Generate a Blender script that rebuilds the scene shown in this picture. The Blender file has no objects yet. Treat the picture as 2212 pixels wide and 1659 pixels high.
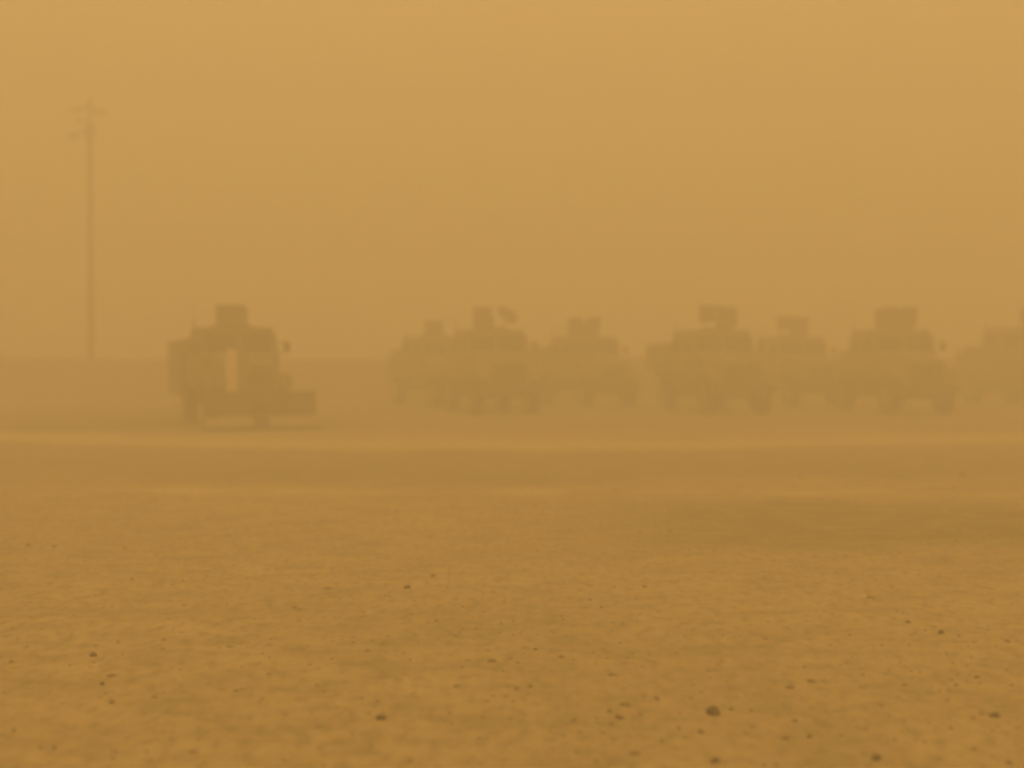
import bpy, bmesh, math, random
from mathutils import Vector, Matrix, noise

S = bpy.context.scene
COL = S.collection
R = math.radians

# ------------------------------------------------------------------ camera
EYE = 2.1
FPX = 3072.0                 # focal length in pixels of a 2212 px wide picture
HORIZON = 768.0              # picture row of the horizon in that picture
PITCH = math.atan((829.5 - HORIZON) / FPX)
cam_data = bpy.data.cameras.new("camera")
cam = bpy.data.objects.new("camera", cam_data)
COL.objects.link(cam)
cam.location = (0, 0, EYE)
cam.rotation_euler = (R(90) - PITCH, 0, 0)
cam_data.sensor_width = 36
cam_data.lens = FPX / 2212 * 36
cam_data.clip_start = 0.1
cam_data.clip_end = 3000
cam_data.dof.use_dof = True
cam_data.dof.focus_distance = 12.0
cam_data.dof.aperture_fstop = 0.62
S.camera = cam

# ------------------------------------------------------------------ world and sun
SKY_EVEN = 0.97
SKY_DUST = (6.35, 4.09, 1.56, 1)# before the strength of 0.15 below
SUN_EL, SUN_AZ = R(10), R(1.5)# the sun stands ahead of the camera, veiled by dust
w = bpy.data.worlds.new("World")
S.world = w
w.use_nodes = True
nt = w.node_tree
for n in list(nt.nodes):
    nt.nodes.remove(n)
sky = nt.nodes.new("ShaderNodeTexSky")
sky.sky_type = 'NISHITA'
sky.sun_disc = False
sky.sun_elevation = SUN_EL
sky.sun_rotation = SUN_AZ
sky.air_density = 1.0
sky.dust_density = 10.0
sky.ozone_density = 0.0
tint = nt.nodes.new("ShaderNodeMix")
tint.data_type = 'RGBA'
tint.blend_type = 'MULTIPLY'
tint.inputs[0].default_value = 1.0
tint.inputs[7].default_value = (1.0, 0.70, 0.34, 1)
bg = nt.nodes.new("ShaderNodeBackground")
bg.inputs[1].default_value = 0.15
wo = nt.nodes.new("ShaderNodeOutputWorld")
nt.links.new(sky.outputs[0], tint.inputs[6])
# the thick dust overhead evens the sky out
even = nt.nodes.new("ShaderNodeMix")
even.data_type = 'RGBA'
even.inputs[0].default_value = SKY_EVEN
even.inputs[7].default_value = SKY_DUST
nt.links.new(tint.outputs[2], even.inputs[6])
nt.links.new(even.outputs[2], bg.inputs[0])
nt.links.new(bg.outputs[0], wo.inputs[0])

sd = bpy.data.lights.new("sun", 'SUN')
sd.energy = 0.6
sd.angle = R(25)
sd.color = (1.0, 0.66, 0.3)
sun = bpy.data.objects.new("sun", sd)
COL.objects.link(sun)
d = Vector((math.sin(SUN_AZ) * math.cos(SUN_EL), math.cos(SUN_AZ) * math.cos(SUN_EL), math.sin(SUN_EL)))
sun.rotation_euler = d.to_track_quat('Z', 'Y').to_euler()
sun.location = d * 500

S.view_settings.view_transform = 'Standard'
S.view_settings.look = 'None'
S.view_settings.gamma = 1.0
S.view_settings.exposure = 0.11
S.cycles.max_bounces = 14
S.cycles.volume_bounces = 10
S.cycles.diffuse_bounces = 3
S.cycles.use_denoising = True
S.cycles.filter_width = 2.8

HAZE_DENSITY = 0.029
HAZE_COLOR = (0.985, 0.962, 0.905, 1)
HAZE_G = 0.2


# ------------------------------------------------------------------ helpers
def gp(px, py):
    """ground point seen at picture position px, py of the 2212 px wide picture"""
    y = EYE * FPX / (py - HORIZON)
    return Vector(((px - 1106) / FPX * y, y, 0))


def tag(o, label=None, cat=None, group=None, kind=None):
    if label: o['label'] = label
    if cat: o['category'] = cat
    if group: o['group'] = group
    if kind: o['kind'] = kind
    return o


def empty(name, loc, rz=0):
    o = bpy.data.objects.new(name, None)
    COL.objects.link(o)
    o.location = loc
    o.rotation_euler = (0, 0, rz)
    o.empty_display_size = 0.3
    return o


class MB:
    """collects shapes and links them as one mesh object"""
    def __init__(self):
        self.bm = bmesh.new()

    def prism(self, pts_a, pts_b):
        va = [self.bm.verts.new(p) for p in pts_a]
        vb = [self.bm.verts.new(p) for p in pts_b]
        n = len(va)
        self.bm.faces.new(va[::-1])
        self.bm.faces.new(vb)
        for i in range(n):
            j = (i + 1) % n
            self.bm.faces.new((va[i], va[j], vb[j], vb[i]))
        return self

    def box(self, x0, x1, y0, y1, z0, z1, top=None, mat=None):
        """a box; top = (dx0, dx1, dy0, dy1) moves the edges of its top face inwards"""
        t = top or (0, 0, 0, 0)
        a = [(x0, y0, z0), (x1, y0, z0), (x1, y1, z0), (x0, y1, z0)]
        b = [(x0 + t[0], y0 + t[2], z1), (x1 - t[1], y0 + t[2], z1), (x1 - t[1], y1 - t[3], z1), (x0 + t[0], y1 - t[3], z1)]
        if mat is not None:
            a = [mat @ Vector(p) for p in a]
            b = [mat @ Vector(p) for p in b]
        return self.prism(a, b)

    def side(self, prof, x0, x1):
        """a (y, z) profile stretched from x0 to x1"""
        return self.prism([(x0, y, z) for y, z in prof], [(x1, y, z) for y, z in prof])

    def tube(self, p, q, r0, r1=None, n=12):
        r1 = r0 if r1 is None else r1
        p, q = Vector(p), Vector(q)
        ax = (q - p).normalized()
        u = ax.orthogonal().normalized()
        v = ax.cross(u)
        c = [(math.cos(2 * math.pi * i / n), math.sin(2 * math.pi * i / n)) for i in range(n)]
        return self.prism([p + (u * a + v * b) * r0 for a, b in c], [q + (u * a + v * b) * r1 for a, b in c])

    def lathe_x(self, prof, n=36, c=(0, 0, 0)):
        """(x, radius) profile turned round the x axis"""
        rings = []
        for x, r in prof:
            rings.append([self.bm.verts.new((c[0] + x, c[1] + r * math.cos(2 * math.pi * i / n), c[2] + r * math.sin(2 * math.pi * i / n))) for i in range(n)])
        for a, b in zip(rings, rings[1:]):
            for i in range(n):
                j = (i + 1) % n
                self.bm.faces.new((a[i], a[j], b[j], b[i]))
        self.bm.faces.new(rings[0][::-1])
        self.bm.faces.new(rings[-1])
        return self

    def build(self, name, mat, parent=None, bevel=0.0, smooth=False):
        bmesh.ops.recalc_face_normals(self.bm, faces=self.bm.faces)
        me = bpy.data.meshes.new(name)
        self.bm.to_mesh(me)
        self.bm.free()
        me.materials.append(mat)
        if smooth:
            for p in me.polygons:
                p.use_smooth = True
        o = bpy.data.objects.new(name, me)
        COL.objects.link(o)
        if parent is not None:
            o.parent = parent
        if bevel > 0:
            m = o.modifiers.new("bevel", 'BEVEL')
            m.width = bevel
            m.segments = 2
            m.limit_method = 'ANGLE'
        return o


# ------------------------------------------------------------------ materials
def paint(name, col, dust=(0.33, 0.24, 0.14), amount=0.45, rough=0.75, metal=0.0, scale=2.2):
    m = bpy.data.materials.new(name)
    m.use_nodes = True
    t = m.node_tree
    b = t.nodes["Principled BSDF"]
    tc = t.nodes.new("ShaderNodeTexCoord")
    n1 = t.nodes.new("ShaderNodeTexNoise")
    n1.inputs["Scale"].default_value = scale
    n1.inputs["Detail"].default_value = 8
    n1.inputs["Roughness"].default_value = 0.65
    rmp = t.nodes.new("ShaderNodeMapRange")
    rmp.inputs[1].default_value = 0.35
    rmp.inputs[2].default_value = 0.7
    rmp.inputs[3].default_value = amount * 0.4
    rmp.inputs[4].default_value = min(1, amount * 1.5)
    mx = t.nodes.new("ShaderNodeMix")
    mx.data_type = 'RGBA'
    mx.inputs[6].default_value = (*col, 1)
    mx.inputs[7].default_value = (*dust, 1)
    bp = t.nodes.new("ShaderNodeBump")
    bp.inputs["Strength"].default_value = 0.25
    bp.inputs["Distance"].default_value = 0.01
    t.links.new(tc.outputs["Object"], n1.inputs["Vector"])
    t.links.new(n1.outputs["Fac"], rmp.inputs[0])
    t.links.new(rmp.outputs[0], mx.inputs[0])
    t.links.new(mx.outputs[2], b.inputs["Base Color"])
    t.links.new(n1.outputs["Fac"], bp.inputs["Height"])
    t.links.new(bp.outputs[0], b.inputs["Normal"])
    b.inputs["Roughness"].default_value = rough
    b.inputs["Metallic"].default_value = metal
    return m


M_TAN = paint("tan_paint", (0.22, 0.17, 0.10), amount=0.35)
M_OLIVE = paint("olive_paint", (0.17, 0.14, 0.085), amount=0.4)
M_STEEL = paint("dark_steel", (0.05, 0.045, 0.035), amount=0.35, rough=0.6, metal=0.3)
M_RUBBER = paint("tyre_rubber", (0.022, 0.02, 0.018), amount=0.3, rough=0.9)
M_GLASS = paint("armoured_glass", (0.02, 0.022, 0.02), amount=0.18, rough=0.2)
M_PALE = paint("pale_panel", (0.78, 0.64, 0.42), amount=0.12)
M_SILL_LIT_LIP = paint("sill_and_lit_lip", (0.45, 0.35, 0.21), amount=0.3)  # pale sill; on the blade lip this tone stands in for skylight
M_LAMP = paint("lamp_glass", (0.45, 0.42, 0.36), amount=0.3, rough=0.25)
M_GALV = paint("galvanised_metal", (0.035, 0.032, 0.026), amount=0.2, rough=0.55, metal=0.4)
M_STONE = paint("stone", (0.15, 0.115, 0.07), amount=0.3, rough=0.95, scale=14, dust=(0.2, 0.14, 0.08))
M_STONE_MID = paint("brown_stone", (0.20, 0.15, 0.09), amount=0.35, rough=0.95, scale=14)
M_STONE2 = paint("pale_stone", (0.26, 0.19, 0.11), amount=0.5, rough=0.95, scale=14)
M_EARTH = paint("berm_earth", (0.24, 0.17, 0.095), amount=0.4, rough=1.0, scale=0.6, dust=(0.32, 0.23, 0.13))

# ------------------------------------------------------------------ ground
def fbm(x, y, s, o=4):
    return noise.fractal(Vector((x * s, y * s, 3.7)), 1.0, 2.0, o)


def road_y(x): return 32.6 + 0.022 * x * x
def line_y(x): return 22.0 - 0.03 * x


def ground_h(x, y):
    h = 0.05 * fbm(x, y, 0.09, 3) + 0.018 * fbm(x, y, 0.7, 3)
    if y < 60:
        h += 0.007 * fbm(x, y, 3.5, 4)
    d = y - (road_y(x) - 2.0 + 0.3 * fbm(x, 0, 0.15))
    h += 0.05 * (0.6 + fbm(x, 5, 0.5, 3)) * math.exp(-(d / 0.6) ** 2)             # low windrow along the near edge of the track
    d = y - (line_y(x) + 0.25 * fbm(x, 2, 0.2))
    h += 0.035 * max(0, 0.5 + fbm(x, 7, 0.6, 3)) * math.exp(-(d / 0.4) ** 2)
    f = min(1.0, max(0.0, (y - 44) / 8)) if y < 90 else 1
    return h * (1 - 0.8 * f)


ys = []
y = -12.0
while y < 4: ys.append(y); y += 0.6
while y < 24: ys.append(y); y += 0.035 + 0.004 * max(0, y - 6)
while y < 60: ys.append(y); y += 0.22
while y < 400: ys.append(y); y += 6
ys.append(400)
NX = 260
xs = []
for i in range(NX + 1):
    t_ = i / NX * 2 - 1
    xs.append(math.copysign(16 * abs(t_) / 0.86 if abs(t_) < 0.86 else 16 + 364 * ((abs(t_) - 0.86) / 0.14) ** 2, t_))
verts = [(x, yy, ground_h(x, yy)) for yy in ys for x in xs]
W_ = len(xs)
faces = [(r * W_ + c, r * W_ + c + 1, (r + 1) * W_ + c + 1, (r + 1) * W_ + c) for r in range(len(ys) - 1) for c in range(W_ - 1)]
gm = bpy.data.meshes.new("ground")
gm.from_pydata(verts, [], faces)
for p in gm.polygons: p.use_smooth = True
ground = bpy.data.objects.new("ground", gm)
COL.objects.link(ground)
tag(ground, kind="structure")


def ground_material():
    m = bpy.data.materials.new("desert_sand")
    m.use_nodes = True
    t = m.node_tree
    N, L = t.nodes, t.links
    b = N["Principled BSDF"]
    b.inputs["Roughness"].default_value = 1.0
    b.inputs["Specular IOR Level"].default_value = 0.1
    tc = N.new("ShaderNodeTexCoord")
    sep = N.new("ShaderNodeSeparateXYZ")
    L.new(tc.outputs["Object"], sep.inputs[0])
    X, Y = sep.outputs[0], sep.outputs[1]

    def math_(op, a, b_=None, c=None):
        n = N.new("ShaderNodeMath")
        n.operation = op
        for i, v in enumerate((a, b_, c)):
            if v is None: continue
            if isinstance(v, (int, float)): n.inputs[i].default_value = v
            else: L.new(v, n.inputs[i])
        return n.outputs[0]

    def noise_(scale, detail=6, rough=0.6, stretch=(1, 1, 1)):
        mp = N.new("ShaderNodeMapping")
        mp.inputs["Scale"].default_value = stretch
        L.new(tc.outputs["Object"], mp.inputs[0])
        n = N.new("ShaderNodeTexNoise")
        n.inputs["Scale"].default_value = scale
        n.inputs["Detail"].default_value = detail
        n.inputs["Roughness"].default_value = rough
        L.new(mp.outputs[0], n.inputs["Vector"])
        return n.outputs["Fac"]

    def ramp(v, a, b_, lo=0.0, hi=1.0):
        n = N.new("ShaderNodeMapRange")
        n.interpolation_type = 'SMOOTHSTEP'
        L.new(v, n.inputs[0])
        for i, q in enumerate((a, b_, lo, hi)): n.inputs[i + 1].default_value = q
        return n.outputs[0]

    def mix(f, a, b_):
        n = N.new("ShaderNodeMix")
        n.data_type = 'RGBA'
        L.new(f, n.inputs[0])
        for i, q in ((6, a), (7, b_)):
            if isinstance(q, tuple): n.inputs[i].default_value = (*q, 1)
            else: L.new(q, n.inputs[i])
        return n.outputs[2]

    def band(yc, half, soft, wob):
        dd = math_('ABSOLUTE', math_('SUBTRACT', math_('ADD', Y, wob), yc))
        return ramp(dd, half, half + soft, 1, 0)

    big = noise_(0.16, 5)
    mid = noise_(2.4, 7, 0.72, (0.6, 0.8, 1))
    fine = noise_(11.0, 6, 0.62, (1, 0.5, 1))
    grit = noise_(38.0, 4, 0.7)
    wob = math_('MULTIPLY', math_('SUBTRACT', noise_(0.16, 4), 0.5), 7.0)
    wob2 = math_('MULTIPLY', math_('SUBTRACT', noise_(0.5, 4), 0.5), 1.4)
    x2 = math_('MULTIPLY', X, X)
    road = band(math_('MULTIPLY_ADD', x2, 0.022, 32.9), 0.8, 1.8, wob2)
    line = math_('MULTIPLY', band(math_('MULTIPLY_ADD', X, -0.03, 21.9), 0.05, 0.75, wob2), ramp(noise_(0.8, 5), 0.4, 0.58, 0.15, 1))
    line = math_('MULTIPLY', line, ramp(X, -8.5, -5, 0.15, 1))
    dark1 = math_('MULTIPLY', band(math_('MULTIPLY_ADD', x2, 0.018, 27.2), 2.6, 2.2, wob), ramp(mid, 0.3, 0.62, 0.6, 1))
    dark2 = math_('MULTIPLY', math_('MULTIPLY', band(17.6, 1.6, 2.2, wob), ramp(X, -1.0, 4.5)), ramp(mid, 0.35, 0.6, 0.4, 1))

    c = mix(ramp(big, 0.35, 0.65), SAND_A, SAND_B)
    c = mix(ramp(mid, 0.42, 0.68, 0, 0.6), c, SAND_D)
    c = mix(ramp(fine, 0.48, 0.68, 0, 0.72), c, SAND_D)
    c = mix(ramp(fine, 0.30, 0.46, 0.35, 0), c, SAND_L)
    c = mix(math_('MULTIPLY', dark1, 0.6), c, SAND_D)
    c = mix(math_('MULTIPLY', dark2, 0.95), c, SAND_D)
    c = mix(ramp(math_('ADD', Y, wob), 36.5, 42, 0, 0.75), c, SAND_D)
    c = mix(math_('MULTIPLY', ramp(math_('ADD', Y, wob), 36.5, 40), ramp(math_('ADD', X, wob), -4, -12, 0, 0.5)), c, EARTH_D)
    c = mix(math_('MULTIPLY', road, 0.65), c, SAND_L)
    c = mix(math_('MULTIPLY', line, 0.7), c, SAND_L)
    c = mix(ramp(grit, 0.62, 0.75, 0, 0.55), c, GRIT)
    L.new(c, b.inputs["Base Color"])
    hsum = math_('ADD', math_('MULTIPLY', fine, 0.6), math_('MULTIPLY', grit, 0.35))
    bp = N.new("ShaderNodeBump")
    bp.inputs["Strength"].default_value = 0.7
    bp.inputs["Distance"].default_value = 0.03
    L.new(hsum, bp.inputs["Height"])
    L.new(bp.outputs[0], b.inputs["Normal"])
    return m


SAND_A = (0.54, 0.435, 0.26)
SAND_B = (0.475, 0.38, 0.225)
SAND_D = (0.315, 0.25, 0.142)
SAND_L = (0.63, 0.515, 0.325)
EARTH_D = (0.22, 0.155, 0.08)
GRIT = (0.24, 0.17, 0.10)
gm.materials.append(ground_material())

# ------------------------------------------------------------------ earth berm closing the yard
rnd = random.Random(5)
bm_ = bmesh.new()
prof = [(-3.2, 0.0), (-2.5, 0.45), (-1.7, 1.15), (-0.9, 1.8), (-0.4, 2.06), (0.4, 2.08), (1.0, 1.75), (2.2, 0.9), (3.4, 0.0)]
rows = []
bx = -150.0
while bx <= 150:
    r_ = []
    for k, (py_, pz_) in enumerate(prof):
        e = pz_ * (1 + 0.05 * fbm(bx, 9, 0.12, 3) + 0.035 * fbm(bx, k, 0.9, 3))
        r_.append(bm_.verts.new((bx, 70 + py_ + 0.25 * fbm(bx, k * 3.1, 0.4, 3), e - 0.1)))
    rows.append(r_)
    bx += 0.8
for a, b in zip(rows, rows[1:]):
    for k in range(len(prof) - 1):
        bm_.faces.new((a[k], b[k], b[k + 1], a[k + 1]))
me = bpy.data.meshes.new("earth_berm")
bm_.to_mesh(me); bm_.free()
for p in me.polygons: p.use_smooth = True
me.materials.append(M_EARTH)
berm = bpy.data.objects.new("earth_berm", me)
COL.objects.link(berm)
tag(berm, "long low dark earth bank running across the yard behind all the vehicles", "earth bank")


# ------------------------------------------------------------------ armoured trucks
def wheel(parent, x, y, sgn):
    wl = empty("wheel", (x, y, 0.63))
    wl.parent = parent
    w_ = 0.19
    m = MB().lathe_x([(-w_, 0.36), (-w_, 0.52), (-w_ * 0.92, 0.58), (-w_ * 0.6, 0.63), (w_ * 0.6, 0.63), (w_ * 0.92, 0.58), (w_, 0.52), (w_, 0.36)], n=40)
    for k in range(26):       # tread blocks
        a = 2 * math.pi * k / 26
        rot = Matrix.Rotation(a, 4, 'X')
        m.box(-w_ * 0.85, -0.01, -0.035, 0.035, 0.615, 0.65, mat=rot)
        rot = Matrix.Rotation(a + math.pi / 26, 4, 'X')
        m.box(0.01, w_ * 0.85, -0.035, 0.035, 0.615, 0.65, mat=rot)
    m.build("tyre", M_RUBBER, wl)
    m = MB().lathe_x([(-0.1, 0.34), (sgn * 0.205 if sgn > 0 else -0.1, 0.34)] if False else [(-0.195, 0.35), (-0.2, 0.30), (-0.11, 0.24), (-0.11, 0.12), (-0.2, 0.10), (-0.2, 0.05)], n=28)
    for k in range(8):
        a = 2 * math.pi * k / 8
        m.tube((-0.11, 0.18 * math.cos(a), 0.18 * math.sin(a)), (-0.145, 0.18 * math.cos(a), 0.18 * math.sin(a)), 0.018, n=6)
    rim = m.build("rim", M_TAN, wl)
    if sgn > 0:
        rim.scale = (-1, 1, 1)
    return wl


def truck(name, label, loc, rz, group, scale=1.0, turret='split', turret_yaw=0, mat=None, tx=0.0, flip=1, locker=False, blade=False, rear_top=2.45, pole_x=None, cat="armoured truck"):
    """front looks along local -y; 5.8 m long, 2.5 m wide, cab roof at 3.05 m"""
    mat = mat or M_TAN
    r = empty(name, loc, rz)
    r.scale = (scale, scale, scale)
    tag(r, label, cat, group)
    # lower hull with its slanted mine-proof belly
    m = MB()
    m.prism([(x, -1.35, z) for x, z in ((-0.45, 0.62), (0.45, 0.62), (1.12, 1.2), (1.12, 1.5), (-1.12, 1.5), (-1.12, 1.2))],
            [(x, 3.0, z) for x, z in ((-0.45, 0.62), (0.45, 0.62), (1.12, 1.2), (1.12, 1.5), (-1.12, 1.5), (-1.12, 1.2))])
    m.build("hull", mat, r, 0.02)
    # chassis rails, axles
    m = MB()
    m.box(-0.5, -0.36, -2.75, 3.05, 0.68, 0.88).box(0.36, 0.5, -2.75, 3.05, 0.68, 0.88)
    m.tube((-1.0, -1.95, 0.63), (1.0, -1.95, 0.63), 0.09).tube((-1.0, 2.1, 0.63), (1.0, 2.1, 0.63), 0.09)
    m.build("chassis", M_STEEL, r)
    # cab: sides lean in, windscreen leans back
    cab = MB()
    cab.prism([(-1.2, -1.05, 1.503), (1.2, -1.05, 1.503), (1.2, 1.45, 1.503), (-1.2, 1.45, 1.503)],
              [(-1.2, -1.05, 2.1), (1.2, -1.05, 2.1), (1.2, 1.45, 2.1), (-1.2, 1.45, 2.1)])
    cab.prism([(-1.2, -1.05, 2.1), (1.2, -1.05, 2.1), (1.2, 1.45, 2.1), (-1.2, 1.45, 2.1)],
              [(-1.08, -0.68, 2.95), (1.08, -0.68, 2.95), (1.1, 1.40, 2.95), (-1.1, 1.40, 2.95)])
    cab_o = cab.build("cab", mat, r, 0.03)
    MB().box(-1.12, 1.12, -0.78, 1.45, 2.953, 3.05, top=(0.06, 0.06, 0.08, 0.05)).build("roof", mat, r, 0.02)

    def on_screen(x0, x1, z0, z1, off, th):
        def yz(z): return -1.05 + (z - 2.1) / 0.85 * 0.37
        a = [(x0, yz(z0) - off, z0), (x1, yz(z0) - off, z0), (x1 - (0.03 if x1 > 0 else -0.03), yz(z1) - off, z1), (x0 + (0.03 if x0 < 0 else -0.03), yz(z1) - off, z1)]
        return a, [(p[0], p[1] + th, p[2]) for p in a]
    for s in (-1, 1):
        x0, x1 = sorted((s * 0.07, s * 1.02))
        MB().prism(*on_screen(x0, x1, 2.24, 2.84, 0.025, 0.05)).build("windscreen_pane", M_GLASS, r, 0.008)

    def on_side(s, y0, y1, z0, z1, off=0.02, th=0.05):
        def xs_(z): return s * (1.2 - max(0, z - 2.1) / 0.85 * 0.11)
        a = [(xs_(z0) + s * off, y0, z0), (xs_(z0) + s * off, y1, z0), (xs_(z1) + s * off, y1, z1), (xs_(z1) + s * off, y0, z1)]
        return a, [(p[0] - s * th, p[1], p[2]) for p in a]
    for s in (-1, 1):
        for y0, y1 in ((-0.92, 0.14), (0.24, 1.34)):
            dm = MB()
            dm.prism([(s * 1.225, y0, 1.3), (s * 1.225, y1, 1.3), (s * 1.225, y1, 2.1), (s * 1.225, y0, 2.1)],
                     [(s * 1.185, y0, 1.3), (s * 1.185, y1, 1.3), (s * 1.185, y1, 2.1), (s * 1.185, y0, 2.1)])
            dm.prism(*on_side(s, y0, y1, 2.1, 2.88, 0.025, 0.04))
            door = dm.build("door", mat, r)
            MB().prism(*on_side(s, y0 + 0.2, y1 - 0.16, 2.26, 2.74, 0.05, 0.04)).build("window", M_GLASS, door)
            MB().box(*sorted((s * 1.22, s * 1.27)), y1 - 0.22, y1 - 0.06, 1.95, 1.99).build("handle", M_STEEL, door)
    MB().box(-1.14, 1.14, -1.13, -1.056, 2.153, 2.235).build("screen_sill", M_SILL_LIT_LIP, r)
    # bonnet and wings
    m = MB()
    m.prism([(-0.82, -2.75, 1.05), (0.82, -2.75, 1.05), (1.0, -1.053, 1.05), (-1.0, -1.053, 1.05)],
            [(-0.74, -2.68, 1.92), (0.74, -2.68, 1.92), (0.98, -1.053, 2.15), (-0.98, -1.053, 2.15)])
    m.build("bonnet", mat, r, 0.03)
    MB().box(-0.6, 0.6, -2.82, -2.74, 1.15, 1.8).build("grille", M_STEEL, r)
    for s in (-1, 1):
        m = MB()
        x0, x1 = sorted((s * 0.8, s * 1.24))
        m.side([(-2.72, 1.18), (-2.66, 1.52), (-2.4, 1.62), (-1.1, 1.66), (-1.1, 1.45), (-1.3, 1.38), (-1.5, 1.42), (-2.4, 1.42), (-2.6, 1.18)], x0, x1)
        m.build("mudguard", mat, r, 0.01)
        m = MB()
        m.side([(1.3, 1.25), (1.42, 1.42), (2.78, 1.42), (2.9, 1.25), (3.1, 1.25), (3.1, 1.56), (1.3, 1.56)], x0, x1)
        m.build("mudguard", mat, r)
        lamp = MB().tube((s * 0.98, -2.78, 1.36), (s * 0.98, -2.66, 1.36), 0.105, n=20).build("headlight", M_STEEL, r)
        MB().tube((s * 0.98, -2.79, 1.36), (s * 0.98, -2.775, 1.36), 0.088, n=20).build("lamp_glass", M_LAMP, lamp)
        m = MB()
        mx_ = 1.42 if blade else 1.36
        m.tube((s * 1.18, -1.0, 2.2), (s * mx_, -1.18, 2.38), 0.02, n=8).tube((s * 1.17, -0.98, 2.6), (s * mx_, -1.18, 2.5), 0.02, n=8)
        m.box(s * mx_ - 0.1, s * mx_ + 0.1, -1.23, -1.16, 2.26, 2.6)
        m.build("mirror", M_STEEL, r)
        for yy in (-1.95, 2.1):
            wheel(r, s * 1.02, yy, s)
        m = MB()     # steps below the doors
        x0, x1 = sorted((s * 1.0, s * 1.22))
        m.box(x0, x1, -0.85, 1.0, 0.82, 0.88)
        for yy in (-0.8, 0.9): m.box(s * 1.1 - 0.02, s * 1.1 + 0.02, yy - 0.02, yy + 0.02, 0.88, 1.25)
        m.build("step", M_STEEL, r)
    MB().box(-1.18, 1.18, -2.96, -2.78, 0.78, 1.08).box(-0.43, -0.33, -2.8, -2.6, 0.75, 1.0).box(0.33, 0.43, -2.8, -2.6, 0.75, 1.0).build("bumper", M_STEEL, r, 0.02)
    for s in (-1, 1):
        MB().box(s * 0.5 - 0.04, s * 0.5 + 0.04, -3.06, -2.96, 0.84, 0.98).build("tow_hook", M_STEEL, r)
    # rear stowage box, spare
    MB().box(-1.15, 1.15, 1.47, 3.2, 1.563, rear_top - 0.22, top=(0.04, 0.04, 0, 0.06)).build("stowage_box", mat, r, 0.02)
    m = MB()
    for zz in (rear_top - 0.12, rear_top):
        for s in (-1, 1): m.tube((s * 1.08, 1.52, zz), (s * 1.08, 3.12, zz), 0.022, n=6)
        m.tube((-1.08, 3.12, zz), (1.08, 3.12, zz), 0.022, n=6)
    for s in (-1, 1):
        for yy in (1.55, 2.3, 3.12): m.tube((s * 1.08, yy, rear_top - 0.25), (s * 1.08, yy, rear_top), 0.022, n=6)
    m.build("cargo_rail", M_STEEL, r)
    if locker: MB().box(-1.56, -1.16, 1.3, 3.2, 1.573, rear_top - 0.05).build('side_locker', mat, r, 0.01)
    m = MB()       # kit bags lashed in the rail
    rr = random.Random(len(label))
    for k in range(5):
        a0 = -0.95 + 0.39 * k
        m.box(a0, a0 + 0.34, 1.62, 2.95, rear_top - 0.215, rear_top - 0.05 + 0.07 * rr.random(), top=(0.06, 0.06, 0.1, 0.1))
    m.build("kit_bags", M_OLIVE, r, 0.05)
    # antennas
    for s, hh in ((-1, 1.3),):
        MB().tube((s * 1.0, 1.3, 3.05), (s * 1.02, 1.34, 3.05 + 0.25), 0.03, 0.025, n=8).tube((s * 1.02, 1.34, 3.3), (s * 1.1, 1.5, 3.3 + hh * 0.6), 0.008, 0.004, n=6).build("antenna", M_STEEL, r)
    # turret: ring, armour plates, machine gun
    tu = empty("turret", (tx, 0.25, 3.05), turret_yaw)
    tu.parent = r
    m = MB()
    m.lathe_x([(-0.02, 0.62), (0.09, 0.62)], n=32)
    ring = m.build("turret_ring", M_STEEL, tu)
    ring.rotation_euler = (0, R(-90), 0)
    H = 0.86

    def plate(mb, x0, y0, x1, y1, z0, z1, lean=0.0):
        x0, x1 = x0 * flip, x1 * flip
        dx, dy = x1 - x0, y1 - y0
        ln = math.hypot(dx, dy)
        nx, ny = dy / ln, -dx / ln
        t = 0.035
        a = [(x0, y0, z0), (x1, y1, z0), (x1 - nx * lean, y1 - ny * lean, z1), (x0 - nx * lean, y0 - ny * lean, z1)]
        mb.prism(a, [(p[0] - nx * t, p[1] - ny * t, p[2]) for p in a])
    if turret == 'box':          # closed narrow cupola
        m = MB()
        m.box(-0.39, 0.39, -0.55, 0.45, 0.08, H * 0.76, top=(0.0, 0.0, 0.0, 0.0))
        m.box(-0.40, 0.40, -0.58, 0.2, H * 0.763, H * 0.81)
        m.build("gun_shield", mat, tu, 0.015)
    elif turret == 'apart':      # tall cupola and a free gun shield hanging off to its right
        m = MB()
        plate(m, -0.72, -0.42, -0.02, -0.5, 0.08, H)
        plate(m, -0.72, 0.45, -0.72, -0.42, 0.08, H * 0.92)
        plate(m, -0.02, 0.4, -0.72, 0.45, 0.08, H)
        m.build("gun_shield", mat, tu)
        m = MB()
        m.prism([(0.18, -0.5, 0.88), (0.42, -0.55, 0.88), (0.88, -0.45, 0.66), (0.92, -0.42, 0.28), (0.66, -0.44, 0.24), (0.36, -0.5, 0.44), (0.2, -0.5, 0.58)],
                [(0.18, -0.44, 0.88), (0.42, -0.47, 0.88), (0.88, -0.39, 0.66), (0.92, -0.36, 0.28), (0.66, -0.38, 0.24), (0.36, -0.44, 0.44), (0.2, -0.44, 0.58)])
        m.tube((0.6, -0.42, 0.45), (0.35, -0.1, 0.08), 0.03, n=8)
        m.build("side_shield", mat, tu)
    else:                        # tall box on one side, raised shield with an opening on the other
        m = MB()
        plate(m, 0.1, -0.48, 0.68, -0.42, 0.08, H)
        plate(m, 0.68, -0.42, 0.68, 0.5, 0.08, H * 0.95)
        plate(m, 0.68, 0.5, 0.12, 0.5, 0.08, H * 0.95)
        m.build("gun_shield", mat, tu)
        m = MB()
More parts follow.
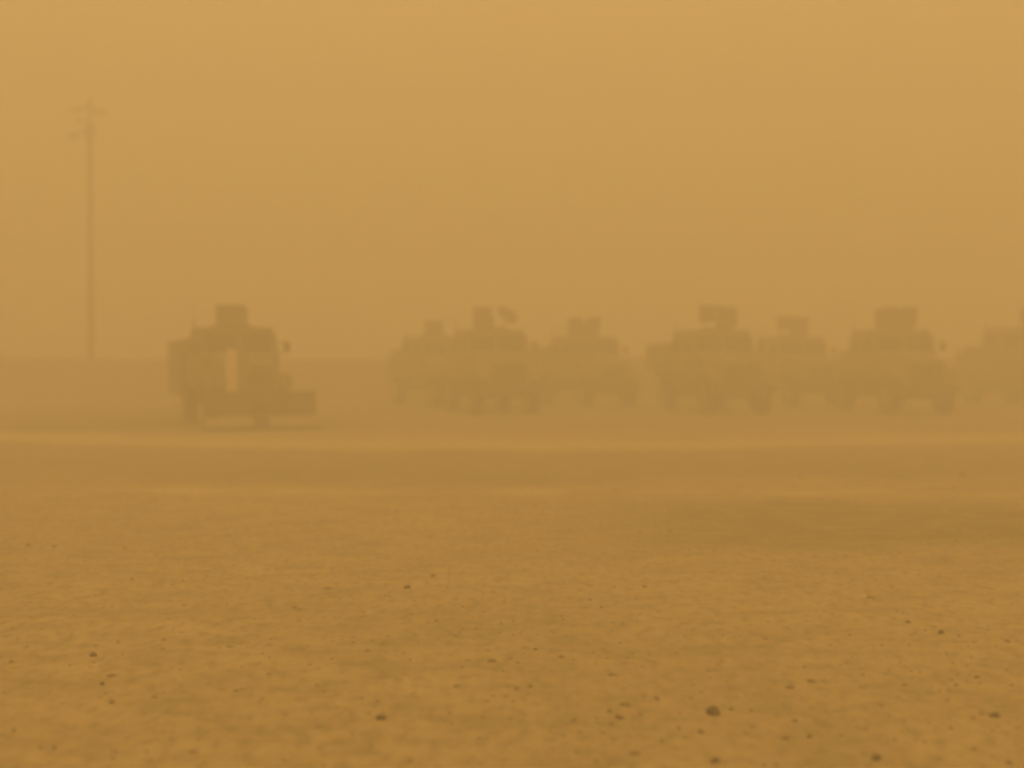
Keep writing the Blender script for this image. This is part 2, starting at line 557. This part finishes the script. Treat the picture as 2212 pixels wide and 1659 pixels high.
        if turret == 'open':
            plate(m, -0.80, -0.46, -0.24, -0.5, 0.28, 0.92)
            plate(m, -0.24, -0.5, 0.1, -0.48, 0.62, 0.9)
            m.tube((-0.6 * flip, -0.44, 0.3), (-0.4 * flip, -0.1, 0.06), 0.03, n=8)
        else:
            plate(m, -0.66, -0.3, -0.1, -0.5, 0.1, 0.86, 0.12)
            plate(m, -0.1, 0.5, -0.6, 0.4, 0.1, 0.8)
            m.tube((-0.35 * flip, -0.46, 0.16), (-0.35 * flip, 0.47, 0.16), 0.03, n=8)
        if turret != 'open': m.tube((-0.4 * flip, -0.42, 0.3), (-0.35 * flip, 0.0, 0.08), 0.03, n=8)
        m.build("side_shield", mat, tu)
    g = MB()
    g.tube((0, 0.1, 0.42), (0, -1.15, 0.46), 0.028, 0.022, n=8).box(-0.07, 0.07, -0.35, 0.25, 0.36, 0.5).tube((0, -0.1, 0.36), (0, -0.1, 0.08), 0.04, n=8)
    g.build("machine_gun", M_STEEL, tu)
    if blade:
        b = MB()
        b.box(-1.62, 1.62, -4.02, -3.92, 0.42, 1.12)
        for k in range(9): b.box(-1.6 + 0.39 * k, -1.52 + 0.39 * k, -3.92, -3.82, 0.46, 1.08)
        bl = b.build("plough_blade", M_STEEL, r, 0.01)
        b = MB()
        b.box(-0.22, 0.22, -4.30, -4.02, 0.1, 0.5, top=(0.04, 0.04, 0.1, 0))
        b.box(-1.62, 1.7, -4.36, -4.10, 0.02, 0.1)
        b.build("cutting_edge", M_STEEL, bl)
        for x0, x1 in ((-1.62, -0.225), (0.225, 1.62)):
            MB().side([(-4.02, 0.415), (-4.02, 0.36), (-4.24, 0.14), (-4.33, 0.14)], x0, x1).build("blade_lip_lit", M_SILL_LIT_LIP, bl, 0.02)  # pale colour paints in the skylight caught by the sloping lip
        b = MB()
        for s in (-1, 1): b.box(s * 0.42 - 0.07, s * 0.42 + 0.07, -3.82, -2.963, 0.72, 0.9)
        b.build("push_frame", M_STEEL, r)
        MB().box(-1.56, -1.30, 1.3, 3.2, 0.9, 1.57).build('side_skirt', mat, r, 0.01)
        MB().box(-0.78, -0.46, -2.995, -2.83, 1.12, 2.36, top=(0.02, 0.02, 0.0, 0.0)).build("pale_panel", M_PALE, r, 0.015)
        MB().box(-0.46, -0.14, -2.97, -2.83, 1.12, 2.28).build("side_panel", M_TAN, r, 0.015)
    return r


def place(front_px, base_py, yaw_deg, length=2.85, scale=1.0):
    """stand a truck so that the middle of its bumper is over the ground at that picture position"""
    p = gp(front_px, base_py)
    th = R(yaw_deg)
    # local -y turned by th points at (sin th, -cos th)
    return Vector((p.x - math.sin(th) * length * scale, p.y + math.cos(th) * length * scale, 0)), th


G2 = "armoured trucks parked nose out in the front row"
G3 = "armoured trucks parked behind the front row"
fleet = [   # label, bumper middle, ground row, yaw, group, scale, turret, turret yaw, turret shift, flip, rear height
    ("sand coloured armoured truck whose turret has a separate slanted shield standing apart to the right", 1103, 896, 15, G2, 1.0, 'apart', -13, 0.12, 1, 2.45),
    ("armoured truck of the front row with a small light opening in its turret shield", 1608, 896, 14, G2, 1.0, 'open', -6, 0.2, 1, 2.58),
    ("rightmost armoured truck of the front row, with a tall turret filled in on both sides", 2004, 897, 9, G2, 1.0, 'shut', 4, 0.15, 1, 2.25),
    ("small turreted truck almost hidden behind the truck with the slanted turret shield", 1004, 880, 27, G3, 0.95, 'box', -27, -0.05, 1, 2.5),
    ("faint turreted truck standing in the gap between the first two trucks of the front row", 1330, 880, 23, G3, 0.95, 'shut', -20, 0.0, -1, 2.6),
    ("turreted truck showing between the two right trucks of the front row", 1778, 880, 15, G3, 0.95, 'open', -8, 0.0, 1, 2.4),
    ("truck cut off by the right edge of the photo, behind the rightmost front row truck", 2335, 880, 20, G3, 1.08, 'shut', -10, 0.7, 1, 2.3),
]
for lb, fx, by, yw, gr, sc, tk, ty, tx, fl, rt in fleet:
    loc, th = place(fx, by, yw, scale=sc)
    truck("armoured_truck", lb, loc, th, gr, sc, tk, R(ty), M_TAN, rear_top=rt, tx=tx, flip=fl, locker=(fx in (1608, 1330)))
loc, th = place(545, 926, 22, scale=0.97)
truck("plough_truck", "dark armoured vehicle nearest the pole with a wide low blade across its front",
      loc, th, None, 0.97, 'box', R(-25), M_OLIVE, blade=True, rear_top=2.7, locker=True, cat="armoured vehicle")

# ------------------------------------------------------------------ light mast behind the berm
mast = empty("light_mast", ((197 - 1106) / FPX * 76, 76, 0))
tag(mast, "tall thin pole with short arms near its top, behind the earth bank at left", "pole")
k = 76 / FPX                 # metres per picture pixel at the mast


def mz(py): return EYE + (HORIZON - py) * k


MB().tube((0, 0, 0), (0, 0, mz(330)), 0.20, 0.16, n=16).tube((0, 0, mz(330)), (0, 0, mz(212)), 0.12, 0.07, n=12).box(-0.35, 0.35, -0.35, 0.35, 0, 0.25).build("shaft", M_GALV, mast)
MB().prism([(-0.24, -0.15, mz(276)), (0.30, -0.15, mz(270)), (0.15, -0.15, mz(318)), (-0.16, -0.15, mz(314))],
           [(-0.24, 0.15, mz(276)), (0.30, 0.15, mz(270)), (0.15, 0.15, mz(318)), (-0.16, 0.15, mz(314))]).build("head_box", M_GALV, mast, 0.03)
for (x0, y0), (x1, y1), hs in (((-34, 240), (0, 232), 10), ((0, 235), (32, 246), 11), ((-24, 262), (0, 268), 7), ((-44, 297), (-6, 284), 11), ((-4, 228), (4, 222), 4)):
    MB().tube((x0 * k, 0, mz(y0)), (x1 * k, 0, mz(y1)), 0.08, n=8).build("arm", M_GALV, mast)
    ex, ey = (x0, y0) if x0 < -9 else (x1, y1)
    cx, cz = ex * k * 0.82, mz(ey)
    fl = MB()
    fl.box(cx - hs * k * 1.1, cx + hs * k * 1.1, -0.3, -0.08, cz - 0.11, cz + 0.06, top=(0.05, 0.05, 0, 0.05))
    fl.build("floodlight", M_GALV, mast, 0.02)

# ------------------------------------------------------------------ stones
def stone_mesh(seed):
    bm = bmesh.new()
    bmesh.ops.create_icosphere(bm, subdivisions=3, radius=0.5)
    for v in bm.verts:
        n_ = noise.fractal(v.co * 1.8 + Vector((seed * 7.3, 0, 0)), 1.0, 2.0, 3)
        v.co *= 1 + 0.32 * n_
        v.co.z *= 0.72
    me = bpy.data.meshes.new("stone")
    bm.to_mesh(me); bm.free()
    for p in me.polygons: p.use_smooth = True
    return me


st = [stone_mesh(i) for i in range(8)]
for me in st: me.materials.append(M_STONE)
st_pale = [m_.copy() for m_ in st]
for i_, me in enumerate(st_pale): me.materials[0] = M_STONE_MID if i_ % 3 == 0 else M_STONE2
named = {
    (1543, 1530): "largest round dark stone in the foreground, right of the middle of the bottom",
    (1898, 1634): "dark stone at the bottom edge, right of the two stones below the largest one",
    (1548, 1641): "flat dark stone at the very bottom edge straight below the largest stone",
    (822, 1546): "flat wide dark stone lying alone left of the bottom middle",
    (878, 1268): "flat dark stone alone in the middle distance, left of centre",
    (197, 1405): "round dark stone alone in the left foreground",
    (1752, 1584): "small sharp dark stone between the largest stone and the bottom right corner",
    (2155, 1552): "wide flat dark stone near the right edge of the foreground",
}
spots = [(1543, 1530, 27, 1), (1582, 1525, 10, 1), (1898, 1634, 24, .8), (1548, 1641, 23, .6), (1516, 1576, 14, .9), (1468, 1568, 9, 1), (1432, 1597, 9, 1),
         (1752, 1584, 13, .9), (1720, 1553, 16, .3), (2155, 1552, 26, .4), (2125, 1549, 12, .4), (2070, 1483, 12, .5), (2115, 1467, 14, .5), (2037, 1370, 14, .9),
         (1965, 1348, 11, .9), (197, 1405, 16, .8), (217, 1471, 10, 1), (238, 1510, 17, .6), (113, 1610, 12, .8), (25, 1570, 10, .8), (822, 1546, 25, .4),
         (878, 1268, 17, .5), (935, 1241, 12, .8), (1062, 1421, 20, .4), (1118, 1425, 10, .6), (1393, 1266, 12, .5), (1275, 1295, 8, .8), (1300, 1310, 8, .8),
         (1145, 1482, 12, .6), (1317, 1532, 10, .9), (1340, 1545, 24, .25), (1352, 1516, 24, .3), (1384, 1538, 10, .5), (943, 1335, 10, .7), (115, 1172, 12, .5),
         (283, 1246, 10, .5), (348, 1396, 10, .6), (508, 1487, 10, .7), (1157, 1396, 12, .5), (1213, 1412, 13, .5), (1320, 1452, 14, .4), (1655, 1380, 12, .4),
         (1740, 1443, 8, .6), (2180, 1395, 14, .4), (2185, 1648, 14, .5), (1248, 1623, 10, .6), (1420, 1502, 12, .5), (635, 1306, 10, .5), (1240, 1553, 12, .3),
         (1626, 1567, 9, .6), (1700, 1590, 20, .25), (857, 1105, 8, .6), (330, 1500, 14, .3), (60, 1170, 16, .3), (2080, 1024, 14, .5), (610, 1640, 9, .8),
         (985, 1480, 14, .3), (1820, 1586, 12, .3), (2110, 1622, 12, .5), (2075, 1380, 8, .7), (20, 1420, 12, .5)]
rs = random.Random(11)
for i, (px, py, sz, fl) in enumerate(spots):
    p = gp(px, py + sz * 0.35 * fl)
    dia = sz / FPX * p.y * (1.15 if sz > 26.5 else 0.92)
    o = bpy.data.objects.new("stone", (st if (px, py) in named or (fl >= 0.9 and i % 2) else st_pale)[i % 8])
    COL.objects.link(o)
    o.scale = (dia, dia * rs.uniform(.7, 1), dia * (0.4 + 0.85 * fl))
    o.rotation_euler = (rs.uniform(-.2, .2), rs.uniform(-.2, .2), rs.uniform(-0.5, .5) + (math.pi if rs.random() < .5 else 0))
    o.location = (p.x, p.y, ground_h(p.x, p.y) + o.scale[2] * 0.14)
    tag(o, named.get((px, py), "small brown stone lying half sunk in the sand of the open ground"), "stone", "stones scattered on the sand")

# gravel: too many small bits to count
gb = []
gf = []
rs = random.Random(3)


def pebble(x, y, s):
    z = ground_h(x, y)
    b0 = len(gb)
    n = 6
    ph = rs.random() * 6
    for zz, rr_ in ((-.1, .9), (.3, 1.0)):
        for q in range(n):
            a = ph + q * math.pi * 2 / n
            q_ = rr_ * rs.uniform(.75, 1.15) * s
            gb.append((x + q_ * math.cos(a) * 1.2, y + q_ * math.sin(a), z + zz * s))
    gb.append((x, y, z + .62 * s))
    for q in range(n):
        q2 = (q + 1) % n
        gf.append((b0 + q, b0 + q2, b0 + n + q2, b0 + n + q))
        gf.append((b0 + n + q, b0 + n + q2, b0 + 2 * n))


for _ in range(6000):
    y = 6.4 + 26 * rs.random() ** 1.5
    x = rs.uniform(-1, 1) * (y * 0.40 + 0.5)
    dens = 0.30 + 0.9 * max(0, fbm(x, y, 0.22, 3))
    if y < 11: dens += 0.35 * max(0, x / 4)
    if 15 < y < 20 and x > -0.5: dens += 0.4
    if rs.random() > dens: continue
    pebble(x, y, rs.uniform(.004, .012) * (1 + 0.02 * y) * (2.2 if rs.random() < .02 else 1))
me = bpy.data.meshes.new("gravel")
me.from_pydata(gb, [], gf)
me.materials.append(M_STONE2)
gr = bpy.data.objects.new("gravel", me)
COL.objects.link(gr)
tag(gr, "fine brown gravel strewn over the sand in front", "gravel", kind="stuff")

# ------------------------------------------------------------------ haze: airborne dust
hz = MB().box(-405, 405, -15, 405, -1.2, 38).build("haze", bpy.data.materials.new("dust_in_the_air"))
hm = hz.data.materials[0]
hm.use_nodes = True
t = hm.node_tree
for n in list(t.nodes): t.nodes.remove(n)
pv = t.nodes.new("ShaderNodeVolumePrincipled")
pv.inputs["Color"].default_value = HAZE_COLOR
pv.inputs["Density"].default_value = HAZE_DENSITY
pv.inputs["Anisotropy"].default_value = HAZE_G
ou = t.nodes.new("ShaderNodeOutputMaterial")
t.links.new(pv.outputs[0], ou.inputs["Volume"])
tag(hz, "thick yellow brown dust hanging in the air", "dust haze", kind="stuff")
